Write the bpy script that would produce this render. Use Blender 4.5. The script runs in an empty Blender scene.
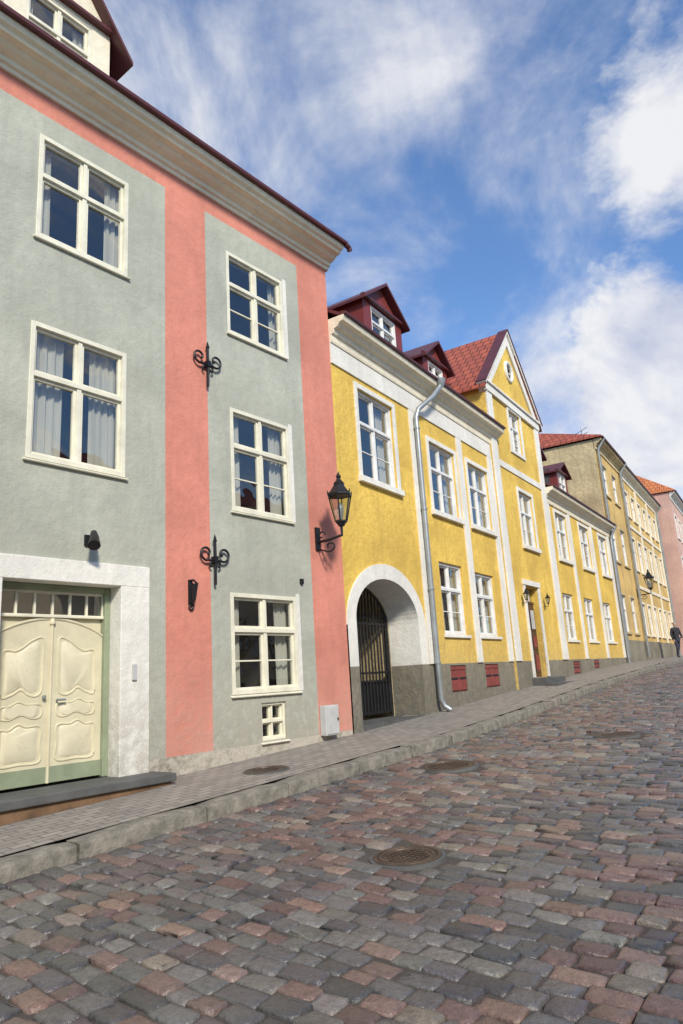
import bpy, bmesh, math, random
import numpy as np
from mathutils import Vector, Matrix
random.seed(7); rng=np.random.default_rng(5)
rad=math.radians
scene=bpy.context.scene
scene.view_settings.view_transform='Standard'
scene.view_settings.look='None'
scene.view_settings.exposure=0

# ------------------------------------------------------------ street frame
H=[38.5,32.5,31.0]
def dvec(h): return Vector((math.sin(rad(h)),math.cos(rad(h)),0))
def nvec(h): return Vector((math.cos(rad(h)),-math.sin(rad(h)),0))
O0=nvec(H[0])*-7.0
O1=O0+dvec(H[0])*8.75
O2=O1+dvec(H[1])*19.8
U1=8.75; U2=U1+19.8
GU=[-60,-20,0,5,8.75,12,18,28.5,45,60,110]
GZ=[-3.2,-2.0,-1.2,-.98,-.80,-.67,-.37,0.0,.22,.32,.4]
def G(u): return np.interp(u,GU,GZ)
def spos(u,v):
    u=np.asarray(u,float); v=np.asarray(v,float)
    h=np.interp(u,[-99,U1-1.5,U1+1.5,U2-1.5,U2+1.5,200],[H[0],H[0],H[1],H[1],H[2],H[2]])*math.pi/180
    x=np.where(u<U1,O0.x+math.sin(rad(H[0]))*u,np.where(u<U2,O1.x+math.sin(rad(H[1]))*(u-U1),O2.x+math.sin(rad(H[2]))*(u-U2)))
    y=np.where(u<U1,O0.y+math.cos(rad(H[0]))*u,np.where(u<U2,O1.y+math.cos(rad(H[1]))*(u-U1),O2.y+math.cos(rad(H[2]))*(u-U2)))
    return x+np.cos(h)*v, y-np.sin(h)*v
VK=1.6; VE=12.0; VO=14.0
def zroad(u,v): return G(u)-.17-.13*np.sin(np.pi*np.clip((v-VK)/(VE-VK),0,1))
def zpave(u,v): return G(u)-.025*v

# ------------------------------------------------------------ materials
def newmat(name):
    m=bpy.data.materials.new(name); m.use_nodes=True
    nt=m.node_tree; b=nt.nodes['Principled BSDF']
    return m,nt,b
def N(nt,t,**k):
    n=nt.nodes.new(t)
    for a,b in k.items(): setattr(n,a,b)
    return n
def noise(nt,vec,scale,detail=5,rough=.55,dist=0):
    n=N(nt,'ShaderNodeTexNoise'); n.inputs['Scale'].default_value=scale; n.inputs['Detail'].default_value=detail
    n.inputs['Roughness'].default_value=rough; n.inputs['Distortion'].default_value=dist
    nt.links.new(vec,n.inputs['Vector']); return n
def mapr(nt,val,a,b,c,d):
    n=N(nt,'ShaderNodeMapRange'); nt.links.new(val,n.inputs[0])
    for i,x in enumerate((a,b,c,d)): n.inputs[i+1].default_value=x
    return n.outputs[0]
def mixc(nt,fac,a,b,mode='MIX'):
    n=N(nt,'ShaderNodeMix',data_type='RGBA',blend_type=mode)
    for sock,x in ((n.inputs[0],fac),(n.inputs[6],a),(n.inputs[7],b)):
        if isinstance(x,(int,float)): sock.default_value=x
        elif isinstance(x,tuple): sock.default_value=(*x[:3],1)
        else: nt.links.new(x,sock)
    return n.outputs[2]
def math_(nt,op,a,b=None):
    n=N(nt,'ShaderNodeMath',operation=op)
    for s,x in ((n.inputs[0],a),(n.inputs[1],b)):
        if x is None: continue
        if isinstance(x,(int,float)): s.default_value=x
        else: nt.links.new(x,s)
    return n.outputs[0]
def bump(nt,b,hgt,strength,dist=.01,prev=None):
    n=N(nt,'ShaderNodeBump'); n.inputs['Strength'].default_value=strength; n.inputs['Distance'].default_value=dist
    nt.links.new(hgt,n.inputs['Height'])
    if prev is not None: nt.links.new(prev,n.inputs['Normal'])
    nt.links.new(n.outputs[0],b.inputs['Normal']); return n.outputs[0]
def coord(nt,kind='Object'):
    return N(nt,'ShaderNodeTexCoord').outputs[kind]
def mapping(nt,vec,sc):
    m=N(nt,'ShaderNodeMapping'); m.inputs['Scale'].default_value=sc; nt.links.new(vec,m.inputs[0]); return m.outputs[0]

def plaster(name,col,dirt=.35,var=.12,rough=.9,bmp=.5,lowz=None,lowc=(.33,.29,.24),lows=.75,blotch=.35,topz=None):
    m,nt,b=newmat(name); c=coord(nt)
    n1=noise(nt,c,.8,4,.6,.4); n2=noise(nt,c,8,5,.68); n3=noise(nt,mapping(nt,c,(3.2,3.2,.3)),2.0,3,.6)
    dk=tuple(x*(1-var*1.8) for x in col); lt=tuple(min(.9,x*(1+var)) for x in col)
    a=mixc(nt,mapr(nt,n1.outputs[0],.34,.64,0,1),dk,lt)
    a=mixc(nt,mapr(nt,n2.outputs[0],.42,.70,0,blotch),a,tuple(x*.74 for x in col))
    a=mixc(nt,mapr(nt,n3.outputs[0],.50,.75,0,dirt),a,tuple(x*.6+.02 for x in col))
    if lowz is not None:
        s=N(nt,'ShaderNodeSeparateXYZ'); nt.links.new(c,s.inputs[0])
        f=mapr(nt,s.outputs[2],lowz+1.5,lowz,0,1)
        f=math_(nt,'MULTIPLY',f,mapr(nt,math_(nt,'ADD',n2.outputs[0],math_(nt,'MULTIPLY',n1.outputs[0],.6)),.68,.84,.18,lows))
        a=mixc(nt,f,a,lowc)
    nt.links.new(a,b.inputs['Base Color']); b.inputs['Roughness'].default_value=rough
    b.inputs['Specular IOR Level'].default_value=.25
    nf=noise(nt,c,50,2,.6)
    bump(nt,b,math_(nt,'ADD',n2.outputs[0],math_(nt,'MULTIPLY',nf.outputs[0],.16)),bmp,.03)
    return m
def paint(name,col,rough=.5,var=.08,bmp=.1,metal=0):
    m,nt,b=newmat(name); c=coord(nt)
    n1=noise(nt,c,4,3,.6); n2=noise(nt,c,35,2)
    a=mixc(nt,mapr(nt,n1.outputs[0],.3,.7,0,1),tuple(x*(1-var*2) for x in col),tuple(min(.95,x*(1+var)) for x in col))
    a=mixc(nt,mapr(nt,n2.outputs[0],.6,.75,0,.4),a,tuple(x*.65 for x in col))
    nt.links.new(a,b.inputs['Base Color']); b.inputs['Roughness'].default_value=rough; b.inputs['Metallic'].default_value=metal
    if bmp>.1: bump(nt,b,n2.outputs[0],bmp,.005)
    return m
M={}
M['grey']=plaster('grey_green_plaster',(.44,.445,.365),.30,.09,lowz=-.9,lows=.9,lowc=(.34,.31,.25))
M['pink']=plaster('salmon_plaster',(.655,.25,.18),.28,.10,lowz=-.9,lows=.55,lowc=(.48,.31,.25))
M['yellow']=plaster('yellow_plaster',(.82,.54,.115),.5,.13,bmp=.9,blotch=.6,lowz=-.2,lowc=(.48,.36,.16),lows=.7)
M['white']=plaster('white_plaster',(.80,.77,.69),.34,.06,lowz=-1.0,lowc=(.40,.36,.29))
M['cream']=plaster('cream_cornice',(.84,.76,.58),.3,.05)
M['plinth']=plaster('stone_plinth',(.27,.24,.175),.5,.2,bmp=.9,lowz=-.9,lowc=(.14,.13,.11),lows=.9,blotch=.6)
M['plinth_low']=plaster('worn_plinth',(.27,.245,.19),.6,.3,bmp=1.0,lowz=-.6,lowc=(.50,.45,.37),lows=.9)
M['tan']=plaster('tan_plaster',(.64,.51,.29),.75,.2,bmp=1.0,blotch=.9)
M['ochre']=plaster('ochre_plaster',(.70,.47,.17),.6,.16,blotch=.7)
M['rose']=plaster('rose_plaster',(.66,.42,.34),.3,.08)
M['frame']=paint('cream_window_paint',(.78,.74,.58),.45)
M['framew']=paint('white_window_paint',(.78,.77,.73),.45)
M['door']=paint('cream_door_paint',(.67,.61,.42),.42,.06)
M['doorp']=paint('cream_panel_paint',(.71,.65,.46),.42,.05)
M['green']=paint('sage_green_paint',(.27,.31,.20),.5)
M['oxblood']=paint('oxblood_paint',(.20,.035,.028),.5)
M['shutter']=paint('red_shutter_paint',(.25,.055,.04),.6,.15)
M['brown']=paint('dark_brown_door',(.075,.035,.025),.4)
M['roofmetal']=paint('dark_red_sheet_metal',(.11,.028,.03),.45)
M['iron']=paint('black_iron',(.018,.018,.02),.45,.2,metal=.3)
M['zinc']=paint('zinc_pipe',(.36,.38,.38),.4,.1,metal=.5)
M['greybox']=paint('grey_enamel',(.52,.52,.50),.5)
M['step']=paint('step_slab',(.10,.10,.095),.7,.15,bmp=.4)
M['wood']=paint('brown_riser',(.20,.115,.06),.8,.25,bmp=.5)
M['inner']=paint('room_shade_walls',(.085,.078,.07),.9)  # interior darkness is put into this wall colour, behind panes and gate
M['lampglass']=paint('frosted_lamp_glass',(.32,.34,.34),.2)
def glassmat():
    m,nt,b=newmat('window_glass'); nt.nodes.remove(b)
    out=nt.nodes['Material Output']
    lw=N(nt,'ShaderNodeLayerWeight'); lw.inputs[0].default_value=.5
    f=math_(nt,'ADD',math_(nt,'MULTIPLY',math_(nt,'POWER',lw.outputs['Facing'],3.5),.9),.13)
    t=N(nt,'ShaderNodeBsdfTransparent'); t.inputs[0].default_value=(.86,.88,.85,1)
    g=N(nt,'ShaderNodeBsdfGlossy'); g.inputs['Roughness'].default_value=.01; g.inputs[0].default_value=(1,.98,.95,1)
    n=noise(nt,coord(nt),2.6,1); bp=N(nt,'ShaderNodeBump'); bp.inputs['Strength'].default_value=.4; bp.inputs['Distance'].default_value=.02
    nt.links.new(n.outputs[0],bp.inputs['Height']); nt.links.new(bp.outputs[0],g.inputs['Normal'])
    mx=N(nt,'ShaderNodeMixShader'); nt.links.new(f,mx.inputs[0]); nt.links.new(t.outputs[0],mx.inputs[1]); nt.links.new(g.outputs[0],mx.inputs[2])
    nt.links.new(mx.outputs[0],out.inputs[0]); return m
M['glass']=glassmat()
def curtainmat():
    m,nt,b=newmat('white_curtain'); c=coord(nt)
    n=noise(nt,mapping(nt,c,(12,12,.5)),2,3)
    nt.links.new(mixc(nt,n.outputs[0],(.42,.40,.35),(.62,.60,.54)),b.inputs['Base Color']); b.inputs['Roughness'].default_value=.95
    return m
M['curtain']=curtainmat()
def tilemat(name,c1,c2):
    m,nt,b=newmat(name); c=coord(nt,'UV')
    br=N(nt,'ShaderNodeTexBrick'); nt.links.new(c,br.inputs[0])
    br.inputs['Color1'].default_value=(*c1,1); br.inputs['Color2'].default_value=(*c2,1); br.inputs['Mortar'].default_value=(c1[0]*.25,c1[1]*.25,c1[2]*.25,1)
    br.inputs['Scale'].default_value=1; br.inputs['Brick Width'].default_value=.24; br.inputs['Row Height'].default_value=.3; br.inputs['Mortar Size'].default_value=.018
    nt.links.new(br.outputs[0],b.inputs['Base Color']); b.inputs['Roughness'].default_value=.8
    bump(nt,b,br.outputs[1],-.8,.03)
    return m
M['tile']=tilemat('red_clay_tiles',(.42,.10,.055),(.30,.07,.045))
M['tileo']=tilemat('orange_clay_tiles',(.62,.21,.07),(.50,.15,.06))

# ------------------------------------------------------------ mesh builder
class MB:
    def __init__(s): s.v=[];s.f=[];s.m=[];s.mats=[]
    def mi(s,m):
        if m not in s.mats: s.mats.append(m)
        return s.mats.index(m)
    def poly(s,pts,m):
        i=len(s.v); s.v+=[tuple(p) for p in pts]; s.f.append(list(range(i,i+len(pts)))); s.m.append(s.mi(m))
    def box(s,x0,x1,y0,y1,z0,z1,m):
        i=len(s.v); s.v+=[(x0,y0,z0),(x1,y0,z0),(x1,y1,z0),(x0,y1,z0),(x0,y0,z1),(x1,y0,z1),(x1,y1,z1),(x0,y1,z1)]
        k=s.mi(m)
        for f in ((0,3,2,1),(4,5,6,7),(0,1,5,4),(1,2,6,5),(2,3,7,6),(3,0,4,7)): s.f.append([i+a for a in f]); s.m.append(k)
    def sweep(s,rings,m,closed=True,caps=True):
        i=len(s.v); k=s.mi(m); n=len(rings[0])
        for r in rings: s.v+=[tuple(p) for p in r]
        for a in range(len(rings)-1):
            for b in range(n if closed else n-1):
                c=(b+1)%n; s.f.append([i+a*n+b,i+a*n+c,i+(a+1)*n+c,i+(a+1)*n+b]); s.m.append(k)
        if caps and closed:
            s.f.append([i+b for b in range(n)][::-1]); s.m.append(k)
            s.f.append([i+(len(rings)-1)*n+b for b in range(n)]); s.m.append(k)
    def prof(s,s0,s1,pts,m):
        s.sweep([[(s0,-o,z) for o,z in pts],[(s1,-o,z) for o,z in pts]],m)
    def tube(s,pts,r,m,n=8,r1=None):
        pts=[Vector(p) for p in pts]; rings=[]
        up=Vector((0,0,1)); t0=(pts[1]-pts[0]).normalized()
        if abs(t0.z)>.9: up=Vector((0,1,0))
        a=t0.cross(up).normalized()
        for i,p in enumerate(pts):
            t=(pts[min(i+1,len(pts)-1)]-pts[max(i-1,0)]).normalized()
            a=(a-t*a.dot(t)).normalized(); b=t.cross(a)
            rr=r if r1 is None else r+(r1-r)*i/(len(pts)-1)
            rings.append([p+a*math.cos(6.2832*j/n)*rr+b*math.sin(6.2832*j/n)*rr for j in range(n)])
        s.sweep(rings,m)
    def lathe(s,cx,cy,prf,m,n=12,rot=0,sq=None):
        rings=[[(cx+r*math.cos(6.2832*j/n+rot),cy+r*math.sin(6.2832*j/n+rot),z) for j in range(n)] for r,z in prf]
        s.sweep(rings,m)
    def obj(s,name,parent=None,smooth=False,bevel=0,uv=False,recalc=True):
        me=bpy.data.meshes.new(name); me.from_pydata(s.v,[],s.f)
        for m in s.mats: me.materials.append(M[m] if isinstance(m,str) else m)
        me.polygons.foreach_set('material_index',s.m)
        if recalc:
            bm=bmesh.new(); bm.from_mesh(me); bmesh.ops.recalc_face_normals(bm,faces=bm.faces); bm.to_mesh(me); bm.free()
        if smooth:
            me.polygons.foreach_set('use_smooth',[True]*len(me.polygons))
            try: me.set_sharp_from_angle(angle=rad(40))
            except Exception: pass
        o=bpy.data.objects.new(name,me); scene.collection.objects.link(o)
        if parent: o.parent=parent
        if bevel:
            b=o.modifiers.new('b','BEVEL'); b.width=bevel; b.segments=2; b.limit_method='ANGLE'
        return o
def empty(name,loc,h):
    e=bpy.data.objects.new(name,None); scene.collection.objects.link(e); e.location=(loc[0],loc[1],0)
    e.rotation_euler=(0,0,rad(90-h)); e.empty_display_size=.3; return e

def wall(mb,s0,s1,z0,z1,ops,matfn,depth=.25,y=0,xs=(),zs=(),rev=None):
    S=sorted(set([s0,s1]+[a for o in ops for a in o[:2] if s0<a<s1]+[x for x in xs if s0<x<s1]))
    Z=sorted(set([z0,z1]+[a for o in ops for a in o[2:4] if z0<a<z1]+[z for z in zs if z0<z<z1]))
    for i in range(len(S)-1):
        for j in range(len(Z)-1):
            a,b,c,d=S[i],S[i+1],Z[j],Z[j+1]; sc=(a+b)/2; zc=(c+d)/2
            if any(o[0]<sc<o[1] and o[2]<zc<o[3] for o in ops): continue
            mb.poly([(a,y,c),(b,y,c),(b,y,d),(a,y,d)],matfn(sc,zc))
    for o in ops:
        if len(o)>4: continue
        a,b,c,d=o[:4]; m=rev or matfn(a-.01,(c+d)/2); Y=y+depth
        mb.poly([(a,y,c),(a,Y,c),(a,Y,d),(a,y,d)],m); mb.poly([(b,y,c),(b,y,d),(b,Y,d),(b,Y,c)],m)
        mb.poly([(a,y,d),(a,Y,d),(b,Y,d),(b,y,d)],m); mb.poly([(a,y,c),(b,y,c),(b,Y,c),(a,Y,c)],m)

class House:
    def __init__(s,name,loc,h):
        s.e=empty(name,loc,h); s.w=MB(); s.t=MB(); s.fr=MB(); s.g=MB(); s.c=MB(); s.i=MB(); s.r=MB(); s.ir=MB(); s.sm=MB()
    def finish(s):
        for mb,n,kw in ((s.w,'walls',{}),(s.t,'trim_and_cornice',dict(bevel=.008)),(s.fr,'window_frames',dict(bevel=.004)),(s.g,'window_glass',dict(recalc=False)),
                     (s.c,'curtains',dict(smooth=True)),(s.i,'rooms',{}),(s.ir,'ironwork',dict(smooth=True)),(s.sm,'moulded_details',dict(smooth=True))):
            if mb.v: mb.obj(n,s.e,**kw)
    def window(s,s0,s1,z0,z1,m='frame',ry=.0,up=.36,mun=1,cur=.3,cas=.055,upmun=0,sill=True,simple=False,casing_out=.012,cmat='curtain',sw=.034):
        f=s.fr; y0=ry-casing_out; y1=ry+.10
        f.box(s0,s0+cas,y0,y1,z0,z1,m); f.box(s1-cas,s1,y0,y1,z0,z1,m)
        f.box(s0+cas,s1-cas,y0,y1,z1-cas,z1,m); f.box(s0+cas,s1-cas,y0,y1,z0,z0+cas,m)
        a,b,c,d=s0+cas,s1-cas,z0+cas,z1-cas; mid=(a+b)/2; zt=d-(d-c)*up
        ym=ry+.015; k1=.8*sw; k2=.72*sw
        f.box(a,b,ym-.02,y1-.01,zt-k1,zt+k1,m)
        f.box(mid-k1,mid+k1,ym-.008,y1-.02,c,zt-k1,m); f.box(mid-k2,mid+k2,ym-.008,y1-.02,zt+k1,d,m)
        def sash(a,b,c,d,n):
            w=sw; ya=ry+.03; yb=ry+.075
            f.box(a,a+w,ya,yb,c,d,m); f.box(b-w,b,ya,yb,c,d,m); f.box(a+w,b-w,ya,yb,c,c+w,m); f.box(a+w,b-w,ya,yb,d-w,d,m)
            zs=[c+w]+[c+w+(d-c-2*w)*(k+1)/(n+1) for k in range(n)]+[d-w]
            for z in zs[1:-1]: f.box(a+w,b-w,ya+.008,yb-.008,z-.010,z+.010,m)
            yy=ry+.055
            for j in range(len(zs)-1):
                t1=random.uniform(-.003,.003); t2=random.uniform(-.003,.003); zA=zs[j]-.008; zB=zs[j+1]+.008
                s.g.poly([(a+w-.01,yy+t1,zA),(b-w+.01,yy-t1+t2,zA),(b-w+.01,yy-t1-t2,zB),(a+w-.01,yy+t1-2*t2,zB)],'glass')
        sash(a,mid-k1,c,zt-k1,mun); sash(mid+k1,b,c,zt-k1,mun)
        sash(a,mid-k2,zt+k1,d,upmun); sash(mid+k2,b,zt+k1,d,upmun)
        if sill:
            s.t.prof(s0-.03,s1+.03,[(-ry-.02,z0-.035),(.04,z0-.04),(.045,z0-.02),(-ry-.02,z0-.003)],m)
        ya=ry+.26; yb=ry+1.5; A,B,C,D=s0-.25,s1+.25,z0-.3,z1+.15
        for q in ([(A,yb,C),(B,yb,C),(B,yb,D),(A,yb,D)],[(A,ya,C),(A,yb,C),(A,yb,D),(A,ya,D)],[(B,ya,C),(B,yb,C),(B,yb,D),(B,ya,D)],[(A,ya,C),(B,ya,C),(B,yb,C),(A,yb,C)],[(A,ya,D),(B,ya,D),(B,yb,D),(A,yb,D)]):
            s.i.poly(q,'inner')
        if cur>0:
            yc=ry+.17
            def sheet(x0,x1):
                n=36; top=[];bot=[]; ph=random.random()*6; k=random.uniform(55,75)
                for q in range(n+1):
                    x=x0+(x1-x0)*q/n; o=.018*math.sin(k*x+ph)+.008*math.sin(k*2.3*x)
                    top.append((x,yc+o*.7,z1-.02)); bot.append((x+.01*math.sin(9*x),yc+o*1.3,z0+.03))
                s.c.sweep([bot,top],cmat,closed=False)
            w=(s1-s0)
            sheet(s0+.02,s0+w*cur*random.uniform(.85,1.15)); sheet(s1-w*cur*random.uniform(.85,1.15),s1-.02)
    def gableroof(s,s0,s1,ye,ze,yr,zr,depth,mat,over=.0,hip=0,t=.06):
        A=(s0-over,ye,ze);B=(s1+over,ye,ze);C=(s1+over-hip,yr,zr);D=(s0-over+hip,yr,zr);E=(s1+over,depth,ze);F=(s0-over,depth,ze)
        me=bpy.data.meshes.new('roof'); vs=[A,B,C,D,E,F]; vs2=[(x,y,z-t) for x,y,z in vs]
        fs=[[0,1,2,3],[3,2,4,5]]
        if hip: fs+=[[5,0,3],[1,4,2]]
        n=6
        fl=fs+[[i+n for i in f][::-1] for f in fs]+[[0,6,7,1],[4,10,11,5]]
        if not hip: fl+=[[1,7,8,2],[2,8,10,4],[0,3,9,6],[3,5,11,9]]
        else: fl+=[[1,7,10,4],[5,11,6,0]]
        me.from_pydata(vs+vs2,[],fl); me.materials.append(M[mat])
        uv=me.uv_layers.new(name='UVMap')
        for p in me.polygons:
            nn=p.normal; t1=Vector((0,0,1)).cross(nn)
            t1=t1.normalized() if t1.length>.01 else Vector((1,0,0)); t2=nn.cross(t1)
            for li in p.loop_indices:
                co=me.vertices[me.loops[li].vertex_index].co; uv.data[li].uv=(co.dot(t1),co.dot(t2))
        o=bpy.data.objects.new('roof',me); scene.collection.objects.link(o); o.parent=s.e
    def sides(s,s0,s1,z0,ze,depth,m,yr=None,zr=None,y0=0,ops=()):
        for x in (s0,s1):
            p=[(x,y0,z0),(x,depth,z0),(x,depth,ze)]
            if yr is not None: p.append((x,yr,zr))
            p.append((x,y0,ze)); s.w.poly(p,m)
        s.w.poly([(s0,depth,z0),(s1,depth,z0),(s1,depth,ze),(s0,depth,ze)],m)
    def dormer(s,s0,s1,y,zb,zt,za,mface,mroof,wm='framew',back=3,over=.14,win=None):
        mid=(s0+s1)/2
        if win is None: win=(s0+.22,s1-.22,zt-1.0,zt-.08)
        wall(s.w,s0,s1,zb,zt,[win],lambda a,b:mface,.12,y)
        s.w.poly([(s0,y,zt),(s1,y,zt),(mid,y,za-.05)],mface)
        for x in (s0,s1): s.w.poly([(x,y,zb),(x,y+back,zb),(x,y+back,zt),(x,y,zt)],mface)
        e=over; sl=(za-zt)/(mid-s0)
        for sg in (-1,1):
            xe=mid+sg*((s1-s0)/2+e); zee=zt-sl*e
            a=[(mid,y-.18,za),(xe,y-.18,zee),(xe,y-.18,zee-.07),(mid,y-.18,za-.08)]
            bq=[(p[0],y+back,p[2]) for p in a]
            s.t.sweep([a,bq],mroof)
        s.t.box(s0-.08,s1+.08,y-.10,y-.003,zt-.06,zt+.0,mroof)
        s.window(win[0],win[1],win[2],win[3],wm,ry=y+.02,up=.4,mun=0,cur=.2,cas=.05,sill=False)

# =================================================================== PINK AND GREY TOWNHOUSE
P=House('pink_and_grey_townhouse',O0,H[0])
L0=-6.0
wins=[(3.48,4.70,5.17,6.55),(3.48,4.70,2.50,4.10),(6.40,7.61,5.03,6.38),(6.40,7.60,2.35,3.86),(6.33,7.60,-.10,1.22),(6.84,7.31,-.72,-.23)]
for k in range(1,4):
    sx=3.48-2.95*k
    wins+= [(sx,sx+1.22,5.17,6.55),(sx,sx+1.22,2.5,4.1)]
    if k>1: wins.append((sx,sx+1.22,-.1,1.22))
door=(3.30,4.66,-1.4,1.20)
def pm(s,z):
    if z<-.74: return 'plinth_low'
    if z>6.84: return 'pink'
    if 5.29<s<6.0 or s>7.98 or s<-5: return 'pink'
    return 'grey'
wall(P.w,L0,8.75,-3,7.25,wins+[door],pm,.25,0,xs=(5.29,6.0,7.98,-5),zs=(6.84,-.74))
P.sides(L0,8.75,-3,7.2,9,'pink',4.5,10.9)
for i,(a,b,c,d) in enumerate(wins):
    if d<0: P.window(a,b,c,d,'frame',.04,up=.5,mun=0,cur=0,cas=.035,sill=True,sw=.02)
    elif i in (0,1): P.window(a,b,c,d,'frame',0,up=.38,mun=0,cur=.22 if i==0 else .36)
    elif i==2: P.window(a,b,c,d,'frame',.01,up=.38,mun=1,upmun=0,cur=.14)
    else: P.window(a,b,c,d,'frame',.0,up=.36,mun=1,cur=.25)
for (a,b,c,d) in (wins[2],wins[3],wins[4]):
    P.w.box(b+.002,b+.08,-.004,.01,c-.002,d+.05,'white')
P.t.prof(L0-.1,8.80,[(-.1,7.10),(.04,7.10),(.05,7.15),(.09,7.16),(.10,7.21),(.13,7.22),(.20,7.245),(.25,7.29),(.33,7.30),(.35,7.34),(.40,7.36),(.42,7.41),(.42,7.44),(-.1,7.44)],'cream')
P.t.prof(L0-.15,8.84,[(.34,7.443),(.49,7.43),(.50,7.48),(.34,7.51)],'roofmetal')
P.t.tube([(8.80,-.45,7.44),(8.90,-.45,7.42),(8.93,-.45,7.36)],.05,'roofmetal',8)
P.gableroof(L0,8.78,-.36,7.48,4.5,11.1,9.4,'roofmetal',over=.05)
P.dormer(3.35,4.95,.9,7.6,9.85,10.95,'cream','roofmetal','frame',over=.3,win=(3.65,4.65,8.5,9.7))
P.dormer(-1.2,.4,.9,7.6,9.85,10.95,'cream','roofmetal','frame',over=.3,win=(-.9,.1,8.5,9.7))
P.t.box(7.70,7.76,-.04,-.0,1.42,1.50,'iron')
P.t.box(2.92,3.302,-.03,.26,-1.4,1.2,'white'); P.t.box(4.655,5.04,-.03,.26,-1.4,1.2,'white'); P.t.box(2.92,5.04,-.033,.26,1.197,1.44,'white')
DY=.22
P.t.box(3.302,3.37,DY-.04,DY+.10,-.86,1.197,'green'); P.t.box(4.585,4.655,DY-.04,DY+.10,-.86,1.197,'green'); P.t.box(3.37,4.585,DY-.04,DY+.1,1.13,1.197,'green')
P.t.box(3.37,4.585,DY-.02,DY+.1,.84,.875,'frame')
P.fr.box(3.37,4.585,DY,DY+.04,1.10,1.13,'frame')
for k in range(7):
    x=3.37+ (4.585-3.37)*k/6; P.fr.box(max(3.37,x-.012),min(4.585,x+.012),DY,DY+.035,.875,1.10,'frame')
P.g.poly([(3.38,DY+.02,.86),(4.58,DY+.02,.86),(4.58,DY+.02,1.12),(3.38,DY+.02,1.12)],'glass')
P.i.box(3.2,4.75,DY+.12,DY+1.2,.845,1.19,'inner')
mid=3.9775
def archz(x):
    t=(x-mid)/.61; return .64+.18*max(0,math.cos(min(1,abs(t))*math.pi/2))**.8
DM=MB()
for (a,b) in ((3.37,mid-.005),(mid+.005,4.585)):
    n=14; top=[(a+(b-a)*k/n, archz(a+(b-a)*k/n)) for k in range(n+1)]
    fr=[(a,-.84)]+[(b,-.84)]+top[::-1]
    DM.sweep([[(x,DY+.06,z) for x,z in fr],[(x,DY+.01,z) for x,z in fr]],'door')
    low=[(a,-.838),(b,-.838),(b,-.68),(a,-.68)]
    DM.sweep([[(x,DY+.008,z) for x,z in low],[(x,DY+.000,z) for x,z in low]],'green')
P.t.box(3.37,4.585,DY+.035,DY+.09,.5,.84,'door')
DM.tube([(3.37+1.215*k/24,DY+.012,archz(3.37+1.215*k/24)+.012) for k in range(25)],.016,'door',8)
DM.tube([(mid,DY+.002,-.84),(mid,DY+.002,-.2),(mid,DY+.002,.4),(mid,DY+.002,.79)],.018,'door',8)
DM.lathe(mid,DY-.0,[(.0,.76),(.03,.77),(.035,.79),(.02,.83),(0,.85)],'door',10)
def cat(ps,n=6):
    out=[];L=len(ps)
    for i in range(L):
        p0,p1,p2,p3=[Vector(ps[(i+k-1)%L]) for k in range(4)]
        for j in range(n):
            t=j/n
            out.append(.5*((2*p1)+(-p0+p2)*t+(2*p0-5*p1+4*p2-p3)*t*t+(-p0+3*p1-3*p2+p3)*t**3))
    return out
shapes=[
 [(.15,.04),(.15,.25),(.15,.47),(.24,.50),(.36,.49),(.50,.53),(.66,.60),(.85,.62),(.86,.40),(.85,.10),(.74,.03),(.60,.05),(.48,.10),(.32,.05)],
 [(.15,-.17),(.15,-.07),(.30,-.06),(.45,-.02),(.60,-.05),(.85,-.06),(.85,-.17),(.70,-.19),(.50,-.15),(.30,-.19)],
 [(.15,-.62),(.15,-.42),(.15,-.29),(.30,-.29),(.46,-.24),(.60,-.27),(.85,-.28),(.85,-.45),(.85,-.62),(.50,-.63)]]
for leaf in (0,1):
    for sh in shapes:
        pts=[]
        for q in cat([(a,b,0) for a,b in sh],5):
            w=.6075; pts.append(((3.37+q.x*w) if leaf==0 else (4.585-q.x*w),q.y))
        DM.tube([(x,DY+.010,z) for x,z in pts+[pts[0],pts[1]]],.011,'door',6)
        cx=sum(p[0] for p in pts)/len(pts); cz=sum(p[1] for p in pts)/len(pts)
        inn=[(cx+(x-cx)*.84,cz+(z-cz)*.88) for x,z in pts]; inn2=[(cx+(x-cx)*.74,cz+(z-cz)*.80) for x,z in pts]
        DM.sweep([[(x,DY+.0105,z) for x,z in inn],[(x,DY-.001,z) for x,z in inn2]],'doorp')
DM.obj('double_door',P.e,smooth=True)
P.ir.tube([(mid+.07,DY-.01,-.02),(mid+.07,DY-.05,-.02),(mid+.15,DY-.05,-.02)],.012,'zinc'); P.ir.lathe(mid-.08,DY-.03,[(0,.0),(.02,.01),(.02,.03),(0,.04)],'zinc')
P.t.box(4.80,4.86,-.055,-.033,.14,.32,'greybox')
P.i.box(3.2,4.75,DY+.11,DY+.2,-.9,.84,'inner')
P.finish()

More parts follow.
